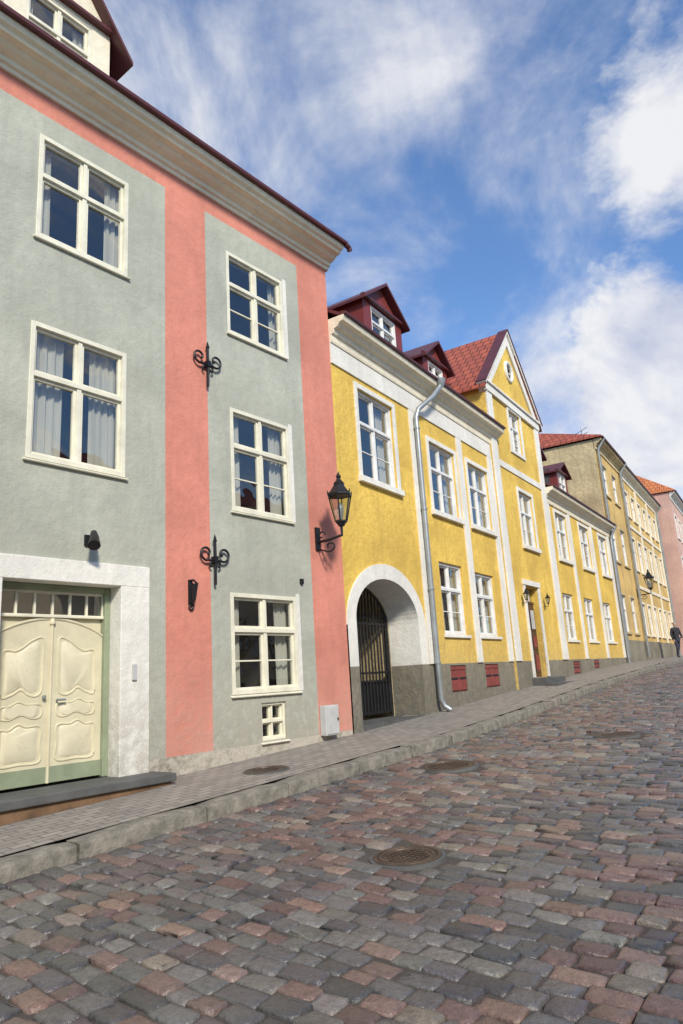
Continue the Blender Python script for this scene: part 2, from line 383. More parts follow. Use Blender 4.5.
frame_obj=empty
S=frame_obj('door_step',O0,H[0]); b=MB(); b.box(2.4,5.12,-.42,.2,-.95,-.865,'step'); b.obj('slab',S,bevel=.012); b=MB(); b.box(2.42,5.08,-.38,.1,-1.5,-.952,'wood'); b.obj('riser',S,bevel=.01)
S=frame_obj('utility_box',O0,H[0]); b=MB(); b.box(8.0,8.30,-.12,-.002,-.76,-.34,'greybox'); b.obj('cabinet',S,bevel=.01); b=MB(); b.box(8.02,8.28,-.13,-.121,-.74,-.36,'greybox'); b.tube([(8.25,-.14,-.56),(8.25,-.14,-.52)],.01,'iron'); b.obj('cabinet_door',S,bevel=.004)
S=frame_obj('wall_spotlight',O0,H[0]); b=MB()
b.box(4.19,4.27,-.03,-.0,1.62,1.74,'iron'); b.tube([(4.23,-.02,1.68),(4.23,-.12,1.72)],.013,'iron')
b.tube([(4.26,-.08,1.76),(4.22,-.16,1.68),(4.17,-.24,1.58)],.035,'iron',12,.068); b.obj('lamp_body',S,smooth=True)
def spiral(cx,cz,r0,r1,a0,turns,n=22,y=-.05):
    return [(cx+(r0+(r1-r0)*k/n)*math.cos(a0+turns*6.2832*k/n),y,cz+(r0+(r1-r0)*k/n)*math.sin(a0+turns*6.2832*k/n)) for k in range(n+1)]
def anchor(name,s,z,sc=1):
    S=frame_obj(name,O0,H[0]); b=MB()
    b.tube([(s,-.05,z-.34*sc),(s,-.055,z),(s,-.05,z+.26*sc)],.02*sc,'iron',8)
    b.tube([(s,-.05,z+.26*sc),(s,-.05,z+.36*sc)],.032*sc,'iron',6,.004)
    b.box(s-.03*sc,s+.03*sc,-.085,-.0,z-.04*sc,z+.05*sc,'iron')
    for sg in (-1,1):
        p=[(s+sg*.01,-.05,z+.0*sc)]
        for k in range(26):
            t=k/25; a=-1.5+t*5.6; r=.105*sc*(1-.66*t)
            p.append((s+sg*(.15*sc+r*math.cos(a)*1.1),-.05,z+.09*sc+r*math.sin(a)))
        b.tube(p,.017*sc,'iron',6)
        p=[]
        for k in range(16):
            t=k/15; a=2.6-t*4.2; r=.05*sc*(1-.5*t)
            p.append((s+sg*(.06*sc+r*math.cos(a)),-.05,z-.07*sc+r*math.sin(a)))
        b.tube(p,.014*sc,'iron',6)
    b.obj('forged_scrolls',S,smooth=True)
anchor('wall_anchor',5.97,4.36,.95); anchor('wall_anchor',6.04,1.62,.95)
S=frame_obj('flag_holder',O0,H[0]); b=MB(); b.box(5.63,5.69,-.02,-.0,1.02,1.34,'iron'); b.tube([(5.66,-.02,1.05),(5.66,-.07,1.08),(5.66,-.11,1.28)],.018,'iron',8,.035); b.tube([(5.66,-.02,1.33),(5.66,-.07,1.33),(5.68,-.13,1.27)],.014,'iron'); b.tube(spiral(5.66,1.0,.05,.015,1.5,-1.2,y=-.02),.01,'iron',6); b.obj('socket',S,smooth=True)
def lantern(name,loc,h,s,z,out=.5,sc=1.0):
    S=frame_obj(name,loc,h); b=MB(); y=-out
    b.box(s-.05*sc,s+.05*sc,-.03,0,z-.18*sc,z+.18*sc,'iron')
    b.tube([(s,-.0,z-.05*sc),(s,-out*.5,z-.05*sc),(s,y,z-.02*sc),(s,y,z+.12*sc)],.022*sc,'iron')
    p=[(s,-.02-.0,z-.16*sc)]
    for k in range(20):
        t=k/19; a=-1.9+t*5.6; r=.12*sc*(1-.7*t); p.append((s,-out*.5-r*math.cos(a),z-.15*sc+.0+r*math.sin(a)*.7))
    b.tube(p,.013*sc,'iron',6)
    p=[]
    for k in range(14):
        t=k/13; a=t*5; r=.07*sc*(1-.6*t); p.append((s,-.1-r*math.cos(a),z+.04*sc+r*math.sin(a)))
    b.tube(p,.012*sc,'iron',6)
    q=math.pi/6
    z1=z+.16*sc
    b.lathe(s,y,[(.0,z1-.06*sc),(.05*sc,z1-.04*sc),(.075*sc,z1),(.10*sc,z1+.02*sc),(.10*sc,z1+.04*sc)],'iron',6,q)
    zt=z1+.42*sc
    b.lathe(s,y,[(.18*sc,zt),(.20*sc,zt+.01*sc),(.20*sc,zt+.04*sc),(.16*sc,zt+.07*sc),(.11*sc,zt+.14*sc),(.085*sc,zt+.18*sc),(.09*sc,zt+.21*sc),(.05*sc,zt+.25*sc),(.03*sc,zt+.29*sc),(.045*sc,zt+.315*sc),(.0,zt+.40*sc)],'iron',6,q)
    for k in range(6):
        a=k*math.pi/3+q; c,d=math.cos(a),math.sin(a)
        b.tube([(s+.095*sc*c,y+.095*sc*d,z1+.03*sc),(s+.185*sc*c,y+.185*sc*d,zt+.01*sc)],.010*sc,'iron',6)
        b.tube([(s+.19*sc*c,y+.19*sc*d,zt+.04*sc),(s+.20*sc*c,y+.20*sc*d,zt+.09*sc)],.014*sc,'iron',6,.004)
    b.obj('lantern_frame',S,smooth=False)
    g=MB(); g.lathe(s,y,[(.088*sc,z1+.04*sc),(.175*sc,zt)],'glass',6,q); g.obj('lantern_panes',S)
    g=MB(); g.lathe(s,y,[(.02*sc,z1+.05*sc),(.035*sc,z1+.1*sc),(.05*sc,z1+.2*sc),(.045*sc,z1+.28*sc),(0,z1+.33*sc)],'lampglass',12); g.obj('bulb',S,smooth=True)
lantern('wall_lantern',O0,H[0],8.15,2.15,.5,1.0)

# =================================================================== YELLOW TOWNHOUSE
Yh=House('yellow_townhouse',O1,H[1])
up=[(.80,2.10,3.45,5.12),(3.62,4.92,3.32,4.84),(5.66,6.92,3.32,4.84),(9.0,10.15,3.26,4.78),(12.5,13.75,3.30,4.78),(15.3,16.55,3.30,4.78),(18.0,19.25,3.30,4.78)]
lo=[(3.62,4.78,.77,2.25),(5.42,6.60,.77,2.2),(12.25,13.4,.77,2.2),(14.7,15.9,.77,2.2),(17.3,18.5,.77,2.2)]
sh=[(3.72,4.50,-.36,.16),(5.52,6.34,-.34,.16),(12.45,13.2,-.22,.14),(14.9,15.6,-.10,.16)]
att=(8.95,9.9,5.95,7.15)
dr=(8.60,9.66,-.22,2.12)
AX0,AX1,AZ=0.0,2.75,1.95
arch_op=(AX0,AX1,-3,AZ,'x')
def ym(s,z):
    if z<.2: return 'plinth'
    return 'yellow'
GL,GR=7.35,11.6; gm=(GL+GR)/2
ops=up+lo+sh+[dr,arch_op]
wall(Yh.w,0,GL,-3,5.85,[o for o in ops if o[0]<7.2],ym,.22,0,zs=(.2,))
wall(Yh.w,GL,GR,-3,7.45,[o for o in ops if 7.35<o[0]<11.6]+[att],ym,.22,-.06,zs=(.2,))
wall(Yh.w,GR,19.8,-3,5.2,[o for o in ops if o[0]>12],ym,.22,0,zs=(.2,))
for x in (GL,GR):
    Yh.w.poly([(x,-.06,-3),(x,5,-3),(x,5,7.45),(x,-.06,7.45)],'yellow')
Yh.sides(0,GL-.003,-3,5.85,9,'yellow',4.5,8.8); Yh.sides(GR+.003,19.8,-3,5.2,9,'yellow',4.5,8.2)
ga=9.62
cx,cz,cr=gm-.02,8.45,.28
n=28; ring=[(cx+cr*math.cos(6.2832*k/n),cz+cr*math.sin(6.2832*k/n)) for k in range(n)]
tri=[(GL,7.45),(GR,7.45),(gm,ga)]
def hit(a):
    dx,dz=math.cos(a),math.sin(a); best=1e9
    for i in range(3):
        (x1,z1),(x2,z2)=tri[i],tri[(i+1)%3]; ex,ez=x2-x1,z2-z1; den=dx*ez-dz*ex
        if abs(den)<1e-9: continue
        t=((x1-cx)*ez-(z1-cz)*ex)/den; uu=((x1-cx)*dz-(z1-cz)*dx)/den
        if t>0 and -1e-6<=uu<=1+1e-6: best=min(best,t)
    return (cx+dx*best,cz+dz*best)
angs=sorted([6.2832*k/n for k in range(n)]+[math.atan2(z-cz,x-cx)%6.28318 for x,z in tri])
for i in range(len(angs)):
    a,b2=angs[i],angs[(i+1)%len(angs)]
    p1,p2=hit(a),hit(b2); c1=(cx+cr*math.cos(a),cz+cr*math.sin(a)); c2=(cx+cr*math.cos(b2),cz+cr*math.sin(b2))
    Yh.w.poly([(c1[0],-.06,c1[1]),(p1[0],-.06,p1[1]),(p2[0],-.06,p2[1]),(c2[0],-.06,c2[1])],'yellow')
Yh.sm.tube([(x,-.07,z) for x,z in ring+ring[:2]],.055,'white',8)
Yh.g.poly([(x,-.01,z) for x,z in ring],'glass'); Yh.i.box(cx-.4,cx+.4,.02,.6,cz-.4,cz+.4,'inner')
Yh.fr.box(cx-.012,cx+.012,-.05,.0,cz-cr,cz+cr,'framew'); Yh.fr.box(cx-cr,cx+cr,-.048,-.002,cz-.012,cz+.012,'framew')
hw=(GR-GL)/2
for sg in (-1,1):
    x0=gm+sg*(hw+.16); z0=7.34; x1=gm; z1=9.66; L=math.hypot(x1-x0,z1-z0); nz=abs(x1-x0)/L
    nx=sg*abs(z1-z0)/L
    def off(x,z,o): return (x+nx*o,z+nz*o)
    for (o0,o1,y0,m) in ((-.26,.0,-.12,'white'),(0.002,.07,-.18,'white'),(.072,.10,-.21,'roofmetal')):
        a=[off(x0,z0,o0),off(x0,z0,o1)]
        c=[(gm,z1+(o1/nz)),(gm,z1+(o0/nz))]
        pl=a+c
        Yh.t.sweep([[(x,y0,z) for x,z in pl],[(x,.1,z) for x,z in pl]],m)
Yh.t.box(GL-.05,GR+.05,-.13,-.055,7.20,7.42,'white'); Yh.t.box(GL-.10,GR+.10,-.18,-.055,7.42,7.48,'white')
for (a,b2) in ((GL,GL+.38),(GR-.38,GR)): Yh.t.box(a,b2,-.10,-.05,.2,7.199,'white')
Yh.t.box(GL+.381,GR-.381,-.088,-.05,5.22,5.40,'white')
me=bpy.data.meshes.new('gable_roof'); xl,xr=GL-.22,GR+.22; zl=7.28; zr=9.74
vs=[(xl,-.16,zl),(gm,-.16,zr),(xr,-.16,zl),(xl,6,zl),(gm,6,zr),(xr,6,zl)]; vs+=[(x,y,z-.06) for x,y,z in vs]
me.from_pydata(vs,[],[[0,1,4,3],[1,2,5,4],[6,9,10,7],[7,10,11,8],[0,3,9,6],[2,8,11,5],[3,4,10,9],[4,5,11,10]]); me.materials.append(M['tile'])
uv=me.uv_layers.new(name='UVMap')
for p in me.polygons:
    for li in p.loop_indices:
        co=me.vertices[me.loops[li].vertex_index].co; uv.data[li].uv=(co.y,math.hypot(co.x-gm,co.z-zr)*1.0)
o=bpy.data.objects.new('gable_roof',me); scene.collection.objects.link(o); o.parent=Yh.e
corn=lambda z:[(-.05,z-.42),(.04,z-.42),(.05,z-.38),(.05,z-.28),(.09,z-.26),(.11,z-.19),(.18,z-.16),(.23,z-.10),(.30,z-.08),(.32,z-.02),(.32,z+.02),(-.05,z+.02)]
Yh.t.prof(-.0,7.75,corn(6.12),'cream'); Yh.t.box(0,7.34,-.03,.01,5.32,5.40,'white'); Yh.t.box(0,7.34,-.022,.01,5.401,5.70,'white')
Yh.t.prof(GR+.01,19.85,corn(5.36),'cream')
Yh.t.prof(-.0,7.73,[(.26,6.143),(.37,6.14),(.38,6.18),(.26,6.22)],'roofmetal'); Yh.t.prof(GR+.01,19.9,[(.26,5.383),(.37,5.38),(.38,5.42),(.26,5.46)],'roofmetal')
Yh.gableroof(0.02,GL-.01,-.26,6.2,4.5,9.0,9.2,'roofmetal'); Yh.gableroof(GR+.01,19.8,-.26,5.44,4.5,8.6,9.2,'roofmetal')
for (a,b2,zt) in ((2.80,3.12,5.31),(5.12,5.40,5.31),(7.03,7.33,5.31),(13.95,14.22,4.94),(16.8,17.08,4.94),(19.45,19.75,4.94),(11.75,11.98,4.94)):
    Yh.t.box(a,b2,-.035,.01,.2,zt,'white')
for i,(a,b2,c,d) in enumerate(up):
    ry=.05 if i!=3 else -.01
    Yh.window(a,b2,c,d,'framew',ry,up=.36,mun=1,cur=(.25,.16,.3,.2,.25,.0,.3)[i],cas=.05,sill=False)
    y0=0 if i!=3 else -.06
    for q in ((a-.10,a-.001,c-.1,d+.1),(b2+.001,b2+.10,c-.1,d+.1),(a-.001,b2+.001,d+.001,d+.1)): Yh.t.box(q[0],q[1],y0-.03,y0+.01,q[2],q[3],'white')
    Yh.t.box(a-.13,b2+.13,y0-.08,y0+.02,c-.11,c-.002,'white')
for (a,b2,c,d) in lo:
    Yh.window(a,b2,c,d,'framew',.06,up=.36,mun=1,cur=.40,cas=.055,sill=False); Yh.t.box(a-.06,b2+.06,-.05,.05,c-.06,c-.002,'white')
Yh.window(*att,'framew',-.01,up=.36,mun=2,cur=0,cas=.06,sill=False)
for q in ((att[0]-.09,att[0],att[2],att[3]),(att[1],att[1]+.09,att[2],att[3]),(att[0]-.09,att[1]+.09,att[3]+.001,att[3]+.045),(att[0]-.12,att[1]+.12,att[2]-.1,att[2]-.002)): Yh.t.box(q[0],q[1],-.1,-.05,q[2],q[3],'white')
for (a,b2,c,d) in sh:
    m2=(a+b2)/2
    for (p,q) in ((a+.01,m2-.006),(m2+.006,b2-.01)):
        Yh.t.box(p,q,.02,.05,c+.01,d-.01,'shutter')
        for z in (c+.03,d-.09): Yh.t.box(p+.02,q-.02,.005,.02,z,z+.05,'shutter')
        Yh.t.box(p+.03,q-.03,.01,.02,(c+d)/2-.02,(c+d)/2+.02,'iron')
a,b2,c,d=dr; y=.1
Yh.t.box(a-.12,a,-.10,-.05,c,d+.02,'white');Yh.t.box(b2,b2+.12,-.10,-.05,c,d+.02,'white');Yh.t.box(a-.14,b2+.14,-.12,-.05,d+.02,d+.16,'white')
m2=(a+b2)/2
for (p,q) in ((a,m2-.005),(m2+.005,b2)):
    Yh.t.box(p,q,y,y+.05,c,d-.42,'brown')
    for (z0,z1) in ((c+.12,c+.62),(c+.72,c+1.1),(c+1.2,c+1.8)):
        Yh.t.box(p+.08,q-.08,y-.02,y,z0,z1,'brown')
        Yh.t.box(p+.13,q-.13,y-.032,y-.021,z0+.05,z1-.05,'greybox' if z0>c+1 else 'shutter')
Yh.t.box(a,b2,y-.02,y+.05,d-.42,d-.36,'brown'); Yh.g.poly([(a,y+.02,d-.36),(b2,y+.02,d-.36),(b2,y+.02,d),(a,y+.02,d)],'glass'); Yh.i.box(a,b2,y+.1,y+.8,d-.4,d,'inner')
for k in range(1,4): Yh.fr.box(a+(b2-a)*k/4-.012,a+(b2-a)*k/4+.012,y,y+.03,d-.36,d,'framew')
Yh.t.box(a-.25,b2+.25,-.45,.1,-.8,c-.02,'step'); Yh.t.box(a-.4,b2+.4,-.75,-.451,-.8,c-.15,'step')
# arch
n=28; ai0,ai1,az0,azi=.27,2.45,.95,1.68; ao0,ao1,azo=.0,2.75,1.95
def ell(c0,c1,zs,zt,k): t=math.pi*(1-k/n); return ((c0+c1)/2+(c1-c0)/2*math.cos(t), zs+(zt-zs)*math.sin(t))
inner=[ell(ai0,ai1,az0,azi,k) for k in range(n+1)]; outer=[ell(ao0,ao1,az0-.1,azo-.004,k) for k in range(n+1)]
yo=-.025
for k in range(n):
    Yh.w.poly([(inner[k][0],yo,inner[k][1]),(inner[k+1][0],yo,inner[k+1][1]),(outer[k+1][0],yo,outer[k+1][1]),(outer[k][0],yo,outer[k][1])],'white')
    Yh.w.poly([(outer[k][0],yo,outer[k][1]),(outer[k+1][0],yo,outer[k+1][1]),(outer[k+1][0],0,outer[k+1][1]),(outer[k][0],0,outer[k][1])],'white')
    Yh.w.poly([(outer[k][0],0,outer[k][1]),(outer[k+1][0],0,outer[k+1][1]),(outer[k+1][0],0,AZ),(outer[k][0],0,AZ)],'yellow')
    for (ya,yb,mm) in ((yo,.62,'white'),(.62,5.0,'tan')):
        Yh.w.poly([(inner[k][0],ya,inner[k][1]),(inner[k+1][0],ya,inner[k+1][1]),(inner[k+1][0],yb,inner[k+1][1]),(inner[k][0],yb,inner[k][1])],mm)
for (xi,xo) in ((ai0,ao0),(ai1,ao1)):
    Yh.w.poly([(xi,yo,.2),(xo,yo,.2),(xo,yo,az0-.1),(xi,yo,az0)],'white'); Yh.w.poly([(xi,yo,-3),(xo,yo,-3),(xo,yo,.2),(xi,yo,.2)],'plinth')
    Yh.w.poly([(xi,yo,.2),(xi,.62,.2),(xi,.62,az0),(xi,yo,az0)],'white'); Yh.w.poly([(xi,yo,-3),(xi,.62,-3),(xi,.62,.2),(xi,yo,.2)],'plinth')
    Yh.w.poly([(xi,.62,-3),(xi,5,-3),(xi,5,az0),(xi,.62,az0)],'tan')
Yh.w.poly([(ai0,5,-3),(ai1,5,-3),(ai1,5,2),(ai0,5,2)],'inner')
Yh.w.box(ai0,ai1,-.02,5,-1.2,-.70,'step')
gy=.66
for k in range(19):
    x=ai0+.06+(ai1-ai0-.12)*k/18
    c_=(ai0+ai1)/2; a_=(ai1-ai0)/2; zt=az0+(azi-az0)*math.sqrt(max(0,1-((x-c_)/a_)**2))
    Yh.ir.tube([(x,gy,-.62),(x,gy,zt)],.016,'iron',6)
Yh.ir.tube([(p[0],gy,p[1]-.02) for p in inner],.022,'iron',6)
for z in (-.6,-.05,.1,.98): Yh.ir.box(ai0,ai1,gy-.015,gy+.015,z-.02,z+.02,'iron')
Yh.ir.box(ai0,ai1,gy+.014,gy+.02,-.6,-.05,'iron')
for x in (ai0+.03,(ai0+ai1)/2,ai1-.03): Yh.ir.tube([(x,gy-.005,-.68),(x,gy-.005,1.2)],.03,'iron',8)
for k in range(9):
    x=ai0+.15+(ai1-ai0-.3)*k/8; Yh.ir.tube(spiral(x,1.1,.07,.02,0,1.3,y=gy-.0),.009,'iron',5)
Yh.sm.tube([(3.75,-.36,6.2),(3.72,-.36,6.0),(3.4,-.30,5.68),(3.02,-.14,5.34),(2.96,-.10,5.15),(2.96,-.10,4),(2.96,-.10,2),(2.96,-.10,0),(2.96,-.10,-.45),(3.0,-.14,-.58),(3.03,-.26,-.66)],.052,'zinc',12)
Yh.sm.lathe(3.75,-.38,[(.05,6.0),(.10,6.12),(.11,6.18),(.10,6.19)],'zinc',12)
for z in (4.9,3.2,1.6,.2): Yh.sm.lathe(2.96,-.10,[(.052,z),(.065,z),(.065,z+.04),(.052,z+.04)],'zinc',12)
Yh.sm.tube([(19.9,-.36,5.4),(19.85,-.15,5.0),(19.8,-.1,4.8),(19.8,-.1,2),(19.8,-.1,.0)],.05,'zinc',10)
Yh.dormer(2.95,4.75,.95,6.2,8.35,9.0,'oxblood','roofmetal',win=(3.3,4.45,7.35,8.25)); Yh.dormer(5.85,7.3,.95,6.2,8.05,8.6,'oxblood','roofmetal',win=(6.15,7.05,7.2,7.95),back=2.4)
Yh.dormer(13.8,15.2,.95,5.6,7.45,7.85,'oxblood','roofmetal',back=2.4); Yh.dormer(17.0,18.4,.95,5.6,7.4,7.8,'oxblood','roofmetal',back=2.4)
Yh.finish()
lantern('wall_lantern',O1,H[1],8.25,1.66,.2,.36); lantern('wall_lantern',O1,H[1],10.05,1.66,.2,.36)

# =================================================================== OCHRE HOUSES
def rows(s0,s1,step,w,zs):
    out=[];x=s0
    while x+w<s1:
        for (a,b2) in zs: out.append((x,x+w,a,b2))
        x+=step
    return out
def far_house(name,loc,h,s0,s1,ze,wins,wall_m,side_m,roof,trim='white',plz=.9,hip=3,zr=12,frame='framew',bandz=(),pil=(),depth=10):
    A=House(name,loc,h)
    wall(A.w,s0,s1,-4,ze,wins,lambda s,z:'plinth' if z<plz else wall_m,.2,0,zs=(plz,))
    A.sides(s0,s1,-4,ze,depth,side_m)
    for (a,b2,c,d) in wins:
        A.window(a,b2,c,d,frame,.05,up=.36,mun=1,cur=.25,cas=.06,sill=False)
        for q in ((a-.1,a,c,d+.1),(b2,b2+.1,c,d+.1),(a,b2,d,d+.1)): A.t.box(q[0],q[1],-.03,.01,q[2],q[3],trim)
        A.t.box(a-.12,b2+.12,-.07,.02,c-.08,c,trim)
    A.t.prof(s0,s1,corn(ze),trim); A.t.prof(s0-.05,s1+.05,[(.26,ze+.023),(.40,ze+.02),(.41,ze+.07),(.26,ze+.1)],'roofmetal')
    for z in bandz: A.t.box(s0,s1,-.05,.01,z,z+.15,trim)
    for p in pil: A.t.box(p,p+.35,-.04,.012,plz,ze-.42,trim)
    A.gableroof(s0,s1,-.35,ze+.1,depth/2,zr,depth+.3,roof,over=.12,hip=hip)
    return A
w1=rows(.8,5,2.05,1.0,[(1.2,2.7),(4.1,5.7),(6.9,8.2)])
A=far_house('ochre_house',O2,H[2],0.03,5.0,9.1,w1,'ochre','tan','tile',zr=11.2,hip=2.3,trim='tan')
A.sm.tube([(4.9,-.4,9.1),(4.85,-.1,8.7),(4.85,-.1,.2)],.06,'zinc',8); A.sm.tube([(.2,-.4,9.1),(.2,-.1,8.7),(.2,-.1,.2)],.06,'zinc',8)
A.ir.tube([(5.6,1.5,9.3),(5.6,1.5,11.6)],.025,'zinc',6)
for k in range(3): A.ir.tube([(5.25,1.15,10.9+.25*k),(5.95,1.85,10.9+.25*k)],.016,'zinc',5)
A.finish()
w2=rows(5.6,16,1.75,.95,[(1.2,2.6),(4.2,5.7),(6.8,8.0)])
A=far_house('ochre_house',O2,H[2],5.03,16.0,9.0,w2,'ochre','tan','tile',zr=11.5,hip=0.01,bandz=(3.3,6.2),pil=(5.1,8.75,12.25,15.6),trim='cream')
A.sm.tube([(15.9,-.4,9.0),(15.85,-.1,8.6),(15.85,-.1,.2)],.06,'zinc',8); A.finish()
O3=O2+dvec(H[2])*16.5+nvec(H[2])*.9
w3=rows(.8,14,2.1,1.0,[(1.4,2.9),(4.4,6.0),(7.2,8.6)])
A=far_house('rose_house',O3,H[2],0.0,15.0,9.9,w3,'rose','rose','tileo',zr=14.4,hip=4,depth=11); A.finish()
O4=O3+dvec(H[2])*15.3
w4=rows(.8,29,2.3,1.0,[(1.4,2.9),(4.4,6.0)])
A=far_house('cream_house',O4,H[2]-3,0.0,30.0,7.5,w4,'cream','cream','tile',zr=11,hip=3,depth=9); A.finish()
lantern('wall_lantern',O2,H[2],4.9,3.0,.6,1.1)
def opp(name,u0,u1,ze,wm,roof,hseg,Oseg,us):
    d=dvec(hseg); n_=nvec(hseg); p=Oseg+d*(u1-us)+n_*VO
    L=u1-u0; g=float(G((u0+u1)/2))
    ws=rows(.9,L-.4,2.4,1.1,[(g+1.1,g+2.6),(g+3.9,g+5.3)])
    A=far_house(name,p,hseg+180,0.02,L-.02,ze,ws,wm,wm,roof,zr=ze+2.6,hip=.01,depth=8,plz=g+.5); A.finish()
opp('cream_house',-14,-1,4.6,'cream','tile',H[0],O0,0); opp('rose_house',-1,8.6,4.9,'rose','tile',H[0],O0,0)
opp('cream_house',10.5,21,6.4,'cream','tile',H[1],O1,U1); opp('ochre_house',21,28.4,6.0,'ochre','tile',H[1],O1,U1); opp('cream_house',28.8,50,6.2,'cream','tile',H[2],O2,U2)

# =================================================================== GROUND
m,nt,b=newmat('cobblestone'); c=coord(nt); at=N(nt,'ShaderNodeAttribute'); at.attribute_name='stone'
n1=noise(nt,c,24,4,.68); n2=noise(nt,c,130,2,.6); n3=noise(nt,c,.9,3,.6)
a=mixc(nt,mapr(nt,n1.outputs[0],.3,.72,.0,.85),mixc(nt,1.0,at.outputs[0],(.74,.74,.75),'MULTIPLY'),mixc(nt,1.0,at.outputs[0],(1.6,1.52,1.42),'MULTIPLY'))
a=mixc(nt,mapr(nt,n2.outputs[0],.48,.72,0,.55),a,mixc(nt,1.0,a,(.45,.45,.45),'MULTIPLY'))
a=mixc(nt,mapr(nt,n3.outputs[0],.50,.74,0,.22),a,(.25,.22,.18))
nt.links.new(a,b.inputs['Base Color']); nt.links.new(mapr(nt,n1.outputs[0],.3,.7,.20,.52),b.inputs['Roughness'])
b.inputs['Specular IOR Level'].default_value=.65
bump(nt,b,math_(nt,'ADD',n1.outputs[0],math_(nt,'MULTIPLY',n2.outputs[0],.15)),.9,.014)
M['cobble']=m
m,nt,b=newmat('joint_sand'); c=coord(nt); n1=noise(nt,c,3,4); n2=noise(nt,c,60,4,.7)
a=mixc(nt,n1.outputs[0],(.05,.042,.035),(.10,.08,.065)); a=mixc(nt,mapr(nt,n2.outputs[0],.5,.7,0,.5),a,(.15,.125,.10))
nt.links.new(a,b.inputs['Base Color']); b.inputs['Roughness'].default_value=.95; bump(nt,b,n2.outputs[0],1,.01); M['joint']=m
m,nt,b=newmat('pavement_setts'); c=coord(nt,'UV')
br=N(nt,'ShaderNodeTexBrick')
nz=noise(nt,c,3,2)
vm=N(nt,'ShaderNodeVectorMath',operation='MULTIPLY_ADD'); nt.links.new(nz.outputs[1],vm.inputs[0]); vm.inputs[1].default_value=(.02,.02,0); nt.links.new(c,vm.inputs[2])
nt.links.new(vm.outputs[0],br.inputs[0])
for k,v in (('Color1',(.35,.31,.26,1)),('Color2',(.23,.205,.175,1)),('Mortar',(.09,.08,.065,1))): br.inputs[k].default_value=v
br.inputs['Scale'].default_value=1; br.inputs['Brick Width'].default_value=.20; br.inputs['Row Height'].default_value=.10; br.inputs['Mortar Size'].default_value=.008; br.inputs['Mortar Smooth'].default_value=.3
n1=noise(nt,c,40,4,.7); n3=noise(nt,c,1.2,4)
a=mixc(nt,mapr(nt,n1.outputs[0],.4,.7,0,.4),br.outputs[0],(.16,.145,.13)); a=mixc(nt,mapr(nt,n3.outputs[0],.4,.7,0,.4),a,(.26,.225,.18))
nt.links.new(a,b.inputs['Base Color']); b.inputs['Roughness'].default_value=.85
p=bump(nt,b,br.outputs[1],-.7,.008); bump(nt,b,n1.outputs[0],.5,.004,p); M['pave']=m
m,nt,b=newmat('granite_kerb'); c=coord(nt); n1=noise(nt,c,7,5,.7); n2=noise(nt,c,110,3,.7)
a=mixc(nt,mapr(nt,n1.outputs[0],.35,.7,0,1),(.13,.12,.095),(.31,.275,.22)); a=mixc(nt,mapr(nt,n2.outputs[0],.5,.7,0,.5),a,(.12,.11,.10))
nt.links.new(a,b.inputs['Base Color']); b.inputs['Roughness'].default_value=.8; p=bump(nt,b,n1.outputs[0],1,.03); bump(nt,b,n2.outputs[0],.4,.004,p); M['kerb']=m
m,nt,b=newmat('earth'); c=coord(nt); n1=noise(nt,c,.3,6); nt.links.new(mixc(nt,n1.outputs[0],(.10,.09,.06),(.16,.15,.11)),b.inputs['Base Color']); b.inputs['Roughness'].default_value=1; M['earth']=m

b=MB(); R=1500; b.poly([(-R,-R,-3.3),(R,-R,-3.3),(R,R,-3.3),(-R,R,-3.3)],'earth'); b.obj('ground')
def sheet(name,u0,u1,du,vs,zf,mat):
    us=np.arange(u0,u1+du*.5,du); vs=np.array(vs); U,V=np.meshgrid(us,vs,indexing='ij'); x,y=spos(U,V); z=zf(U,V)
    co=np.stack([x,y,z],-1).reshape(-1,3); nu,nv=len(us),len(vs)
    I=np.arange(nu*nv).reshape(nu,nv); F=np.stack([I[:-1,:-1],I[:-1,1:],I[1:,1:],I[1:,:-1]],-1).reshape(-1,4)
    me=bpy.data.meshes.new(name); me.from_pydata(co.tolist(),[],F.tolist()); me.materials.append(M[mat])
    uv=me.uv_layers.new(name='UVMap'); li=np.zeros(len(me.loops),int); me.loops.foreach_get('vertex_index',li)
    uvs=np.stack([U.ravel()[li],V.ravel()[li]],-1).ravel(); uv.data.foreach_set('uv',uvs)
    o=bpy.data.objects.new(name,me); scene.collection.objects.link(o); return o
sheet('pavement',-45,110,.5,[-.4,0,.5,1.0,VK-.2],lambda u,v:zpave(u,v),'pave')
sheet('pavement',-45,110,.5,[VE+.2,VE+.9,VO+.4],lambda u,v:G(u)-.04-.01*(VE-v),'pave')
ROAD=bpy.data.objects.new('cobbled_road',None); scene.collection.objects.link(ROAD)
o=sheet('joint_bed',-45,110,.5,list(np.linspace(VK-.1,VE+.1,14)),lambda u,v:zroad(u,v)-.014,'joint'); o.parent=ROAD
def kerb(name,v0,v1,side):
    b=MB(); u=-12.0
    while u<60:
        L=random.uniform(.6,1.3); a,c=u+.008,u+L-.008; dz=random.uniform(-.010,.010); dv=random.uniform(-.012,.012)
        rings=[]
        ns=4
        for k in range(ns+1):
            uu=a+(c-a)*k/ns; zt=float(G(uu))-.038+dz+random.uniform(-.004,.004); jr=random.uniform(-.008,.008)+dv
            e=.012 if k in (0,ns) else 0
            pts=[(v0,zt-.4),(v1-e*side,zt-.4),(v1+jr-e*side,zt-.035),(v1-.012*side+jr,zt-.012-e),(v1-.035*side+jr,zt-e),(v0,zt+.002-e)]
            ring=[]
            for v,z in pts:
                x,y=spos(uu,v); ring.append((float(x),float(y),z))
            rings.append(ring)
        b.sweep(rings,'kerb'); u+=L
    b.obj(name,smooth=True)
kerb('kerb',VK-.2,VK,1); kerb('kerb',VE+.2,VE,-1)
